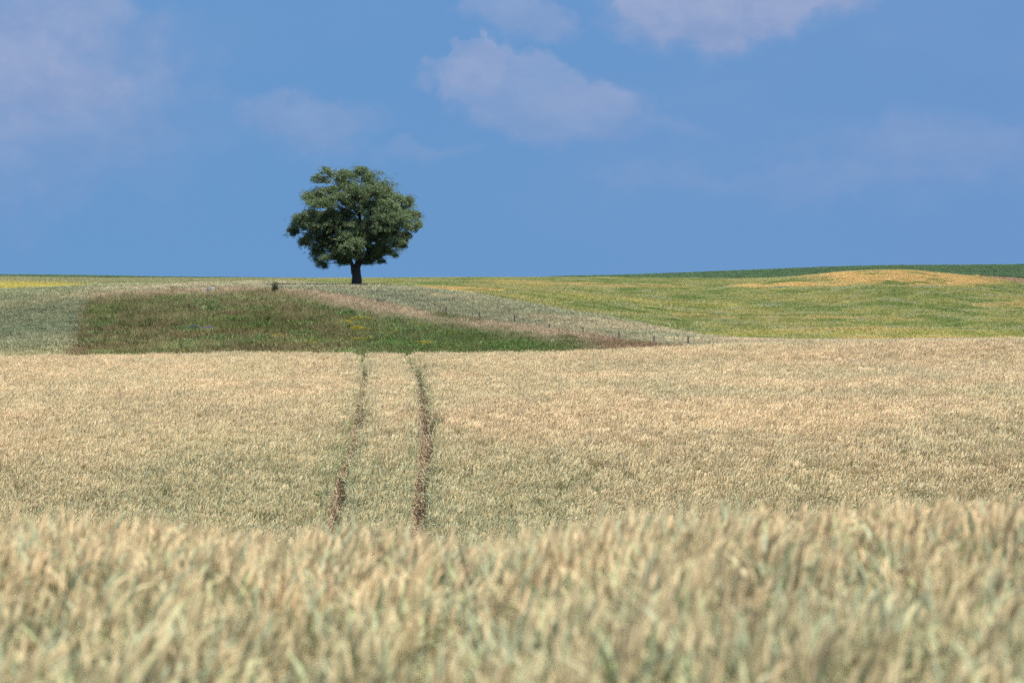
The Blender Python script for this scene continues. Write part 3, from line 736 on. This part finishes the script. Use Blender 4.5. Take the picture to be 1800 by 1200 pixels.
# ------------------------------------------------------------------ the lone willow
def build_tree():
    TD = 291.0; sc_ = TD / FPX / 4.8                     # metres per unit of the outline numbers below
    tx = (626.8 - CX) / FPX * TD; gz = float(ground(tx, TD))
    base_y = 1110 + (gz - (EYE - TD * (501 - HY) / FPX)) * -1 / sc_ * 0
    z0 = EYE - TD * (270 + 1110 / 4.8 - HY) / FPX - gz   # height of the crop line at the trunk above the ground
    tree = link('willow_tree', None); tree.location = (tx, TD, gz)
    tag(tree, 'lone round-crowned willow tree with a short thick dark trunk on the ridge', 'tree')
    P = lambda X, Y, d=0.0: Vector(((X - 705) * sc_, d, (1110 - Y) * sc_ + z0))
    lobes = [(470,180,95,52),(560,185,110,62),(430,205,60,38),(640,205,110,70),(745,165,72,62),(820,170,75,50),(870,215,85,70),(930,290,95,80),
      (620,290,120,70),(740,300,120,80),(850,330,110,80),(400,345,110,58),(345,385,72,45),(370,430,70,30),(500,385,90,55),(580,370,80,60),
      (310,530,100,55),(230,570,75,62),(165,620,50,55),(155,670,35,30),(410,560,100,60),(380,500,80,35),(480,500,80,55),
      (960,400,110,75),(1060,420,90,58),(1120,400,55,40),(1140,480,85,62),(1200,530,62,60),(1225,600,32,45),(1080,530,110,60),(1000,520,100,70),
      (680,385,90,45),(600,480,100,60),(700,440,60,30),(860,470,100,70),(900,560,110,70),(790,520,50,60),(640,590,90,60),(560,560,90,50),
      (470,620,70,60),(350,640,70,40),(300,690,70,50),(270,750,50,50),(360,760,90,55),(440,740,110,80),(400,840,80,60),(385,905,48,38),(430,930,30,22),
      (540,800,120,80),(560,870,90,45),(600,905,60,28),(500,700,70,50),(630,720,90,80),(700,640,90,70),(700,790,110,80),(700,845,90,40),
      (800,640,70,80),(830,740,120,90),(850,840,110,60),(820,910,60,26),(940,800,100,50),(960,700,110,90),(1030,740,70,75),(1090,690,55,60),
      (1120,640,55,50),(980,610,100,60),(1070,600,70,40),(1000,830,50,28),(1095,770,25,45),(880,890,60,30),(610,890,30,20)]
    r = random.Random(12); L3 = []
    for k in range(24):
        a_ = r.uniform(0, 6.283); q_ = math.sqrt(r.random()) * .8
        lobes.append((700 + 430 * q_ * math.cos(a_), 550 + 330 * q_ * math.sin(a_), r.uniform(50, 95), r.uniform(30, 60)))
    for (X, Y, rx, ry) in lobes:
        nx = (X - 690) / 560; ny = (Y - 560) / 420; room = math.sqrt(max(0.0, 1 - nx * nx - ny * ny))
        d = r.uniform(-1, 1) * room * 4.6
        L3.append((P(X, Y, d), rx * sc_, ry * sc_, (rx + ry) / 2 * sc_ * 1.1))
        if room > .55:
            d2 = (-abs(d) if d > 0 else abs(d)) + r.uniform(-.6, .6)
            jx, jy = r.uniform(-25, 25), r.uniform(-18, 18)
            L3.append((P(X + jx, Y + jy, max(-4.8, min(4.8, d2 * 1.1))), rx * sc_ * .85, ry * sc_ * .85, rx * sc_ * .9))
    split = []
    for (c, rx, ry, rz) in L3:
        for k in range(3):
            o_ = V(r.gauss(0, .46) * rx, r.gauss(0, .5) * rz, r.gauss(0, .42) * ry); f = r.uniform(.45, .78)
            split.append((c + o_, rx * f * r.uniform(.85, 1.3), ry * f, rz * f, 1.0))
        split.append((c + V(r.gauss(0, .2), r.gauss(0, .4), 0), rx * 1.25, ry * 1.2, rz * 1.3, .16))
    # trunk and limbs
    tb = MB_()
    def gn(i, a, base): return base
    def limb(pts, radii, n=9):
        # smooth the path a little
        q = [Vector(p) for p in pts]; out = []; rad = []
        for i in range(len(q) - 1):
            for t_ in (0, .33, .66):
                p0, p1, p2, p3 = q[max(i-1, 0)], q[i], q[i+1], q[min(i+2, len(q)-1)]
                out.append(.5 * ((2*p1) + (p2-p0)*t_ + (2*p0-5*p1+4*p2-p3)*t_*t_ + (3*p1-3*p2+p3-p0)*t_**3)); rad.append(radii[i] * (1-t_) + radii[i+1] * t_)
        out.append(q[-1]); rad.append(radii[-1])
        tb.tube(out, lambda i, a: rad[i] * (1 + .09 * math.sin(3 * a + i * .7) + .05 * math.sin(7 * a - i)), n, (1, 1, 1))
    u = sc_
    limb([P(703, 1110 + z0 / u + 15), P(703, 1110), P(704, 1050), P(704, 985), P(712, 940, .1), P(722, 890, .2)], [64*u, 47*u, 39*u, 37*u, 28*u, 21*u], 16)
    mains = [
      ([P(690, 1010), P(672, 945, -.1), P(645, 895, -.2), P(600, 830, -.4), P(520, 740, -.8), P(430, 690, -1.0), P(330, 680, -1.2)], [30, 17, 14, 11, 8, 6, 3]),
      ([P(712, 950, .1), P(735, 880, .3), P(752, 800, .3), P(745, 680, .5), P(735, 540, .4), P(725, 440, .2), P(740, 300, .1), P(750, 190)], [28, 20, 17, 14, 11, 8, 5, 2]),
      ([P(715, 950), P(748, 910, .1), P(790, 850, -.4), P(815, 760, -.7), P(820, 660, -.8), P(850, 580, -.9), P(930, 480, -.8), P(1000, 380, -.6)], [26, 19, 15, 12, 10, 9, 6, 3]),
      ([P(760, 895, 0), P(830, 820, .8), P(930, 760, 1.4), P(1010, 690, 1.8), P(1100, 620, 1.6), P(1180, 550, 1.2)], [15, 11, 9, 7, 5, 2]),
      ([P(660, 920, -.1), P(600, 870, .8), P(500, 830, 1.6), P(410, 820, 2.0), P(340, 850, 2.1)], [12, 9, 7, 5, 2]),
      ([P(748, 820, .3), P(690, 720, .9), P(640, 620, 1.2), P(560, 520, 1.0), P(450, 420, .8), P(370, 370, .6)], [14, 11, 9, 7, 5, 2]),
      ([P(735, 560, .4), P(690, 430, -.2), P(620, 330, -.6), P(540, 240, -.8), P(460, 180, -.6)], [9, 7, 6, 4, 2]),
      ([P(640, 880, -.2), P(590, 760, -1.2), P(530, 640, -1.8), P(430, 580, -2.0), P(300, 550, -1.8), P(200, 600, -1.4)], [12, 10, 8, 6, 4, 2]),
      ([P(760, 800, .3), P(800, 650, 1.6), P(860, 500, 2.4), P(880, 380, 2.2), P(860, 250, 1.4)], [12, 10, 8, 5, 2]),
      ([P(740, 880, .2), P(760, 800, -1.4), P(800, 700, -2.4), P(860, 640, -3.2), P(900, 600, -3.6)], [12, 9, 7, 5, 2]),
      ([P(730, 880, .2), P(690, 780, 2.0), P(650, 700, 3.0), P(620, 600, 3.6), P(640, 500, 3.2)], [12, 9, 7, 5, 2])]
    nodes = []
    for pts, rad in mains:
        limb(pts, [q * u for q in rad], 8)
        for i in range(2, len(pts)):
            for t_ in (0.0, .5):
                nodes.append((pts[i-1].lerp(pts[i], t_), rad[i-1] * u))
    twigs = []
    for (c, rx, ry, rz) in L3:
        near = sorted(nodes, key=lambda n_: (n_[0] - c).length + max(0, n_[0].z - c.z) * .8)[0]
        s, rr = near; m1 = s.lerp(c, .5) + V(r.gauss(0, .12), r.gauss(0, .12), .15 + r.gauss(0, .1))
        limb([s, m1, c], [min(rr * .6, .07), .045, .022], 5)
        for k in range(7):
            e = c + V(r.gauss(0, .55) * rx, r.gauss(0, .5) * rz, r.gauss(.1, .5) * ry)
            mm = c.lerp(e, .5) + V(0, 0, .08); tb.tube([c, mm, e], [.02, .014, .006], 3, (1, 1, 1), caps=False); twigs.append((c, mm, e))
    link('trunk', tb.mesh('trunk', barkm, True), tree)
    # leaves: short drooping sprays through each lobe, thicker toward the outside
    g = np.random.default_rng(5); C = []; U = []; S = []; K = []
    for li, (c, rx, ry, rz, dn) in enumerate(split):
        vol = (rx * ry * rz) ** (2 / 3); nsp = int((45 + 560 * vol) * dn)
        d = g.normal(size=(nsp, 3)); d /= np.linalg.norm(d, axis=1)[:, None]; rad = g.random(nsp) ** .5 * np.where(g.random(nsp) < .12, 1.35, 1.0) * g.normal(1.0, .15, nsp)
        p = d * rad[:, None] * np.array([rx, rz, ry]) + np.array(c)
        # ragged, clumped: keep where a 3d-ish noise is high
        nn = fbm(p[:, 0] / .42 + p[:, 1] * .9, p[:, 2] / .34 - p[:, 1] * .7, 200, 3)
        p = p[nn > .455 + .07 * (rad > .8)]
        m = 9; q = np.repeat(p, m, 0); n = len(q)
        hd = q - np.array(c); hd[:, 2] = 0; hd /= (np.linalg.norm(hd, axis=1)[:, None] + .1)
        tt = g.random(n)[:, None]
        q = q + hd * tt * .25 + g.normal(0, .07, (n, 3)); q[:, 2] -= (tt[:, 0] ** 2) * .22
        dirs = hd * .6 + g.normal(0, .55, (n, 3)); dirs[:, 2] -= .25; dirs /= np.linalg.norm(dirs, axis=1)[:, None]
        C.append(q); U.append(dirs); S.append(g.uniform(.045, .09, n)); K.append(np.repeat(g.uniform(.82, 1.18, 1), n) * g.uniform(.82, 1.2, n))
    C = np.concatenate(C); U = np.concatenate(U); S = np.concatenate(S); K = np.concatenate(K); n = len(C)
    hole = np.zeros(n, bool)                              # open gaps where sky shows through the crown
    for (X, Y, rx, ry) in [(718, 465, 26, 42), (742, 528, 16, 30), (705, 520, 10, 28), (545, 655, 30, 20), (520, 690, 22, 14), (575, 320, 18, 22), (800, 640, 18, 30), (850, 755, 26, 16),
                           (630, 800, 20, 14), (345, 655, 18, 10), (1080, 640, 30, 14), (430, 480, 50, 12), (440, 265, 70, 16), (400, 470, 60, 12), (250, 690, 40, 22), (675, 905, 14, 30),
                           (960, 870, 50, 10), (600, 600, 14, 10)]:
        h_ = P(X, Y); q = ((C[:, 0] - h_.x) / (rx * u)) ** 2 + ((C[:, 2] - h_.z) / (ry * u)) ** 2
        hole |= (q < 1) & (g.random(n) < .88)
    C, U, S, K = C[~hole], U[~hole], S[~hole], K[~hole]; n = len(C)
    W = np.cross(U, g.normal(size=(n, 3))); W /= np.linalg.norm(W, axis=1)[:, None]
    Lh = S[:, None]; Wd = (S * .34)[:, None]
    vv = np.stack([C - U * Lh, C + W * Wd, C + U * Lh, C - W * Wd], 1).reshape(-1, 3)
    me = bpy.data.meshes.new('crown'); me.vertices.add(len(vv)); me.vertices.foreach_set('co', vv.astype(np.float32).ravel())
    me.loops.add(len(vv)); me.loops.foreach_set('vertex_index', np.arange(len(vv), dtype=np.int32))
    me.polygons.add(n); me.polygons.foreach_set('loop_start', (np.arange(n) * 4).astype(np.int32)); me.update(calc_edges=True)
    silver = g.random(n)[:, None] < .3
    col = np.where(silver, A(.19, .235, .135), A(.090, .14, .052)) * K[:, None]
    c4 = np.ones((n, 4), np.float32); c4[:, :3] = col; c4 = np.repeat(c4, 4, 0)
    a = me.attributes.new('col', 'FLOAT_COLOR', 'POINT'); a.data.foreach_set('color', c4.ravel()); me.materials.append(plant_mat('willow_leaves', trans=.15, mode='plain', gloss=.015))
    link('crown', me, tree); print('leaves', n)
build_tree()

# ------------------------------------------------------------------ a drifting cloud overhead whose shadow lies on the mound
def build_cloud():
    import bmesh
    from mathutils import noise as mn
    alt = 520.0; cx_, cy_ = -48 + SUN.x / SUN.z * alt, 236 + SUN.y / SUN.z * alt
    bm = bmesh.new(); bmesh.ops.create_icosphere(bm, subdivisions=5, radius=1)
    for v in bm.verts:
        d = v.co.copy(); k = 1 + .28 * mn.noise(d * 1.6 + Vector((4, 1, 2))) + .14 * mn.noise(d * 4) + .07 * mn.noise(d * 9)
        v.co = Vector((d.x * 75 * k, d.y * 62 * k, d.z * (26 if d.z > 0 else 9) * k))
    me = bpy.data.meshes.new('cloud'); bm.to_mesh(me); bm.free()
    m = mat('cloud_vapour'); N, L = m.node_tree.nodes, m.node_tree.links
    o_ = N.new('ShaderNodeOutputMaterial'); v_ = N.new('ShaderNodeVolumePrincipled'); v_.inputs['Color'].default_value = (1, 1, 1, 1)
    v_.inputs['Density'].default_value = .0125; L.new(v_.outputs[0], o_.inputs['Volume']); me.materials.append(m)
    o = link('cloud', me); o.location = (cx_, cy_, alt); tag(o, 'soft white cloud drifting overhead, its shadow dimming the mound', 'cloud')
build_cloud()
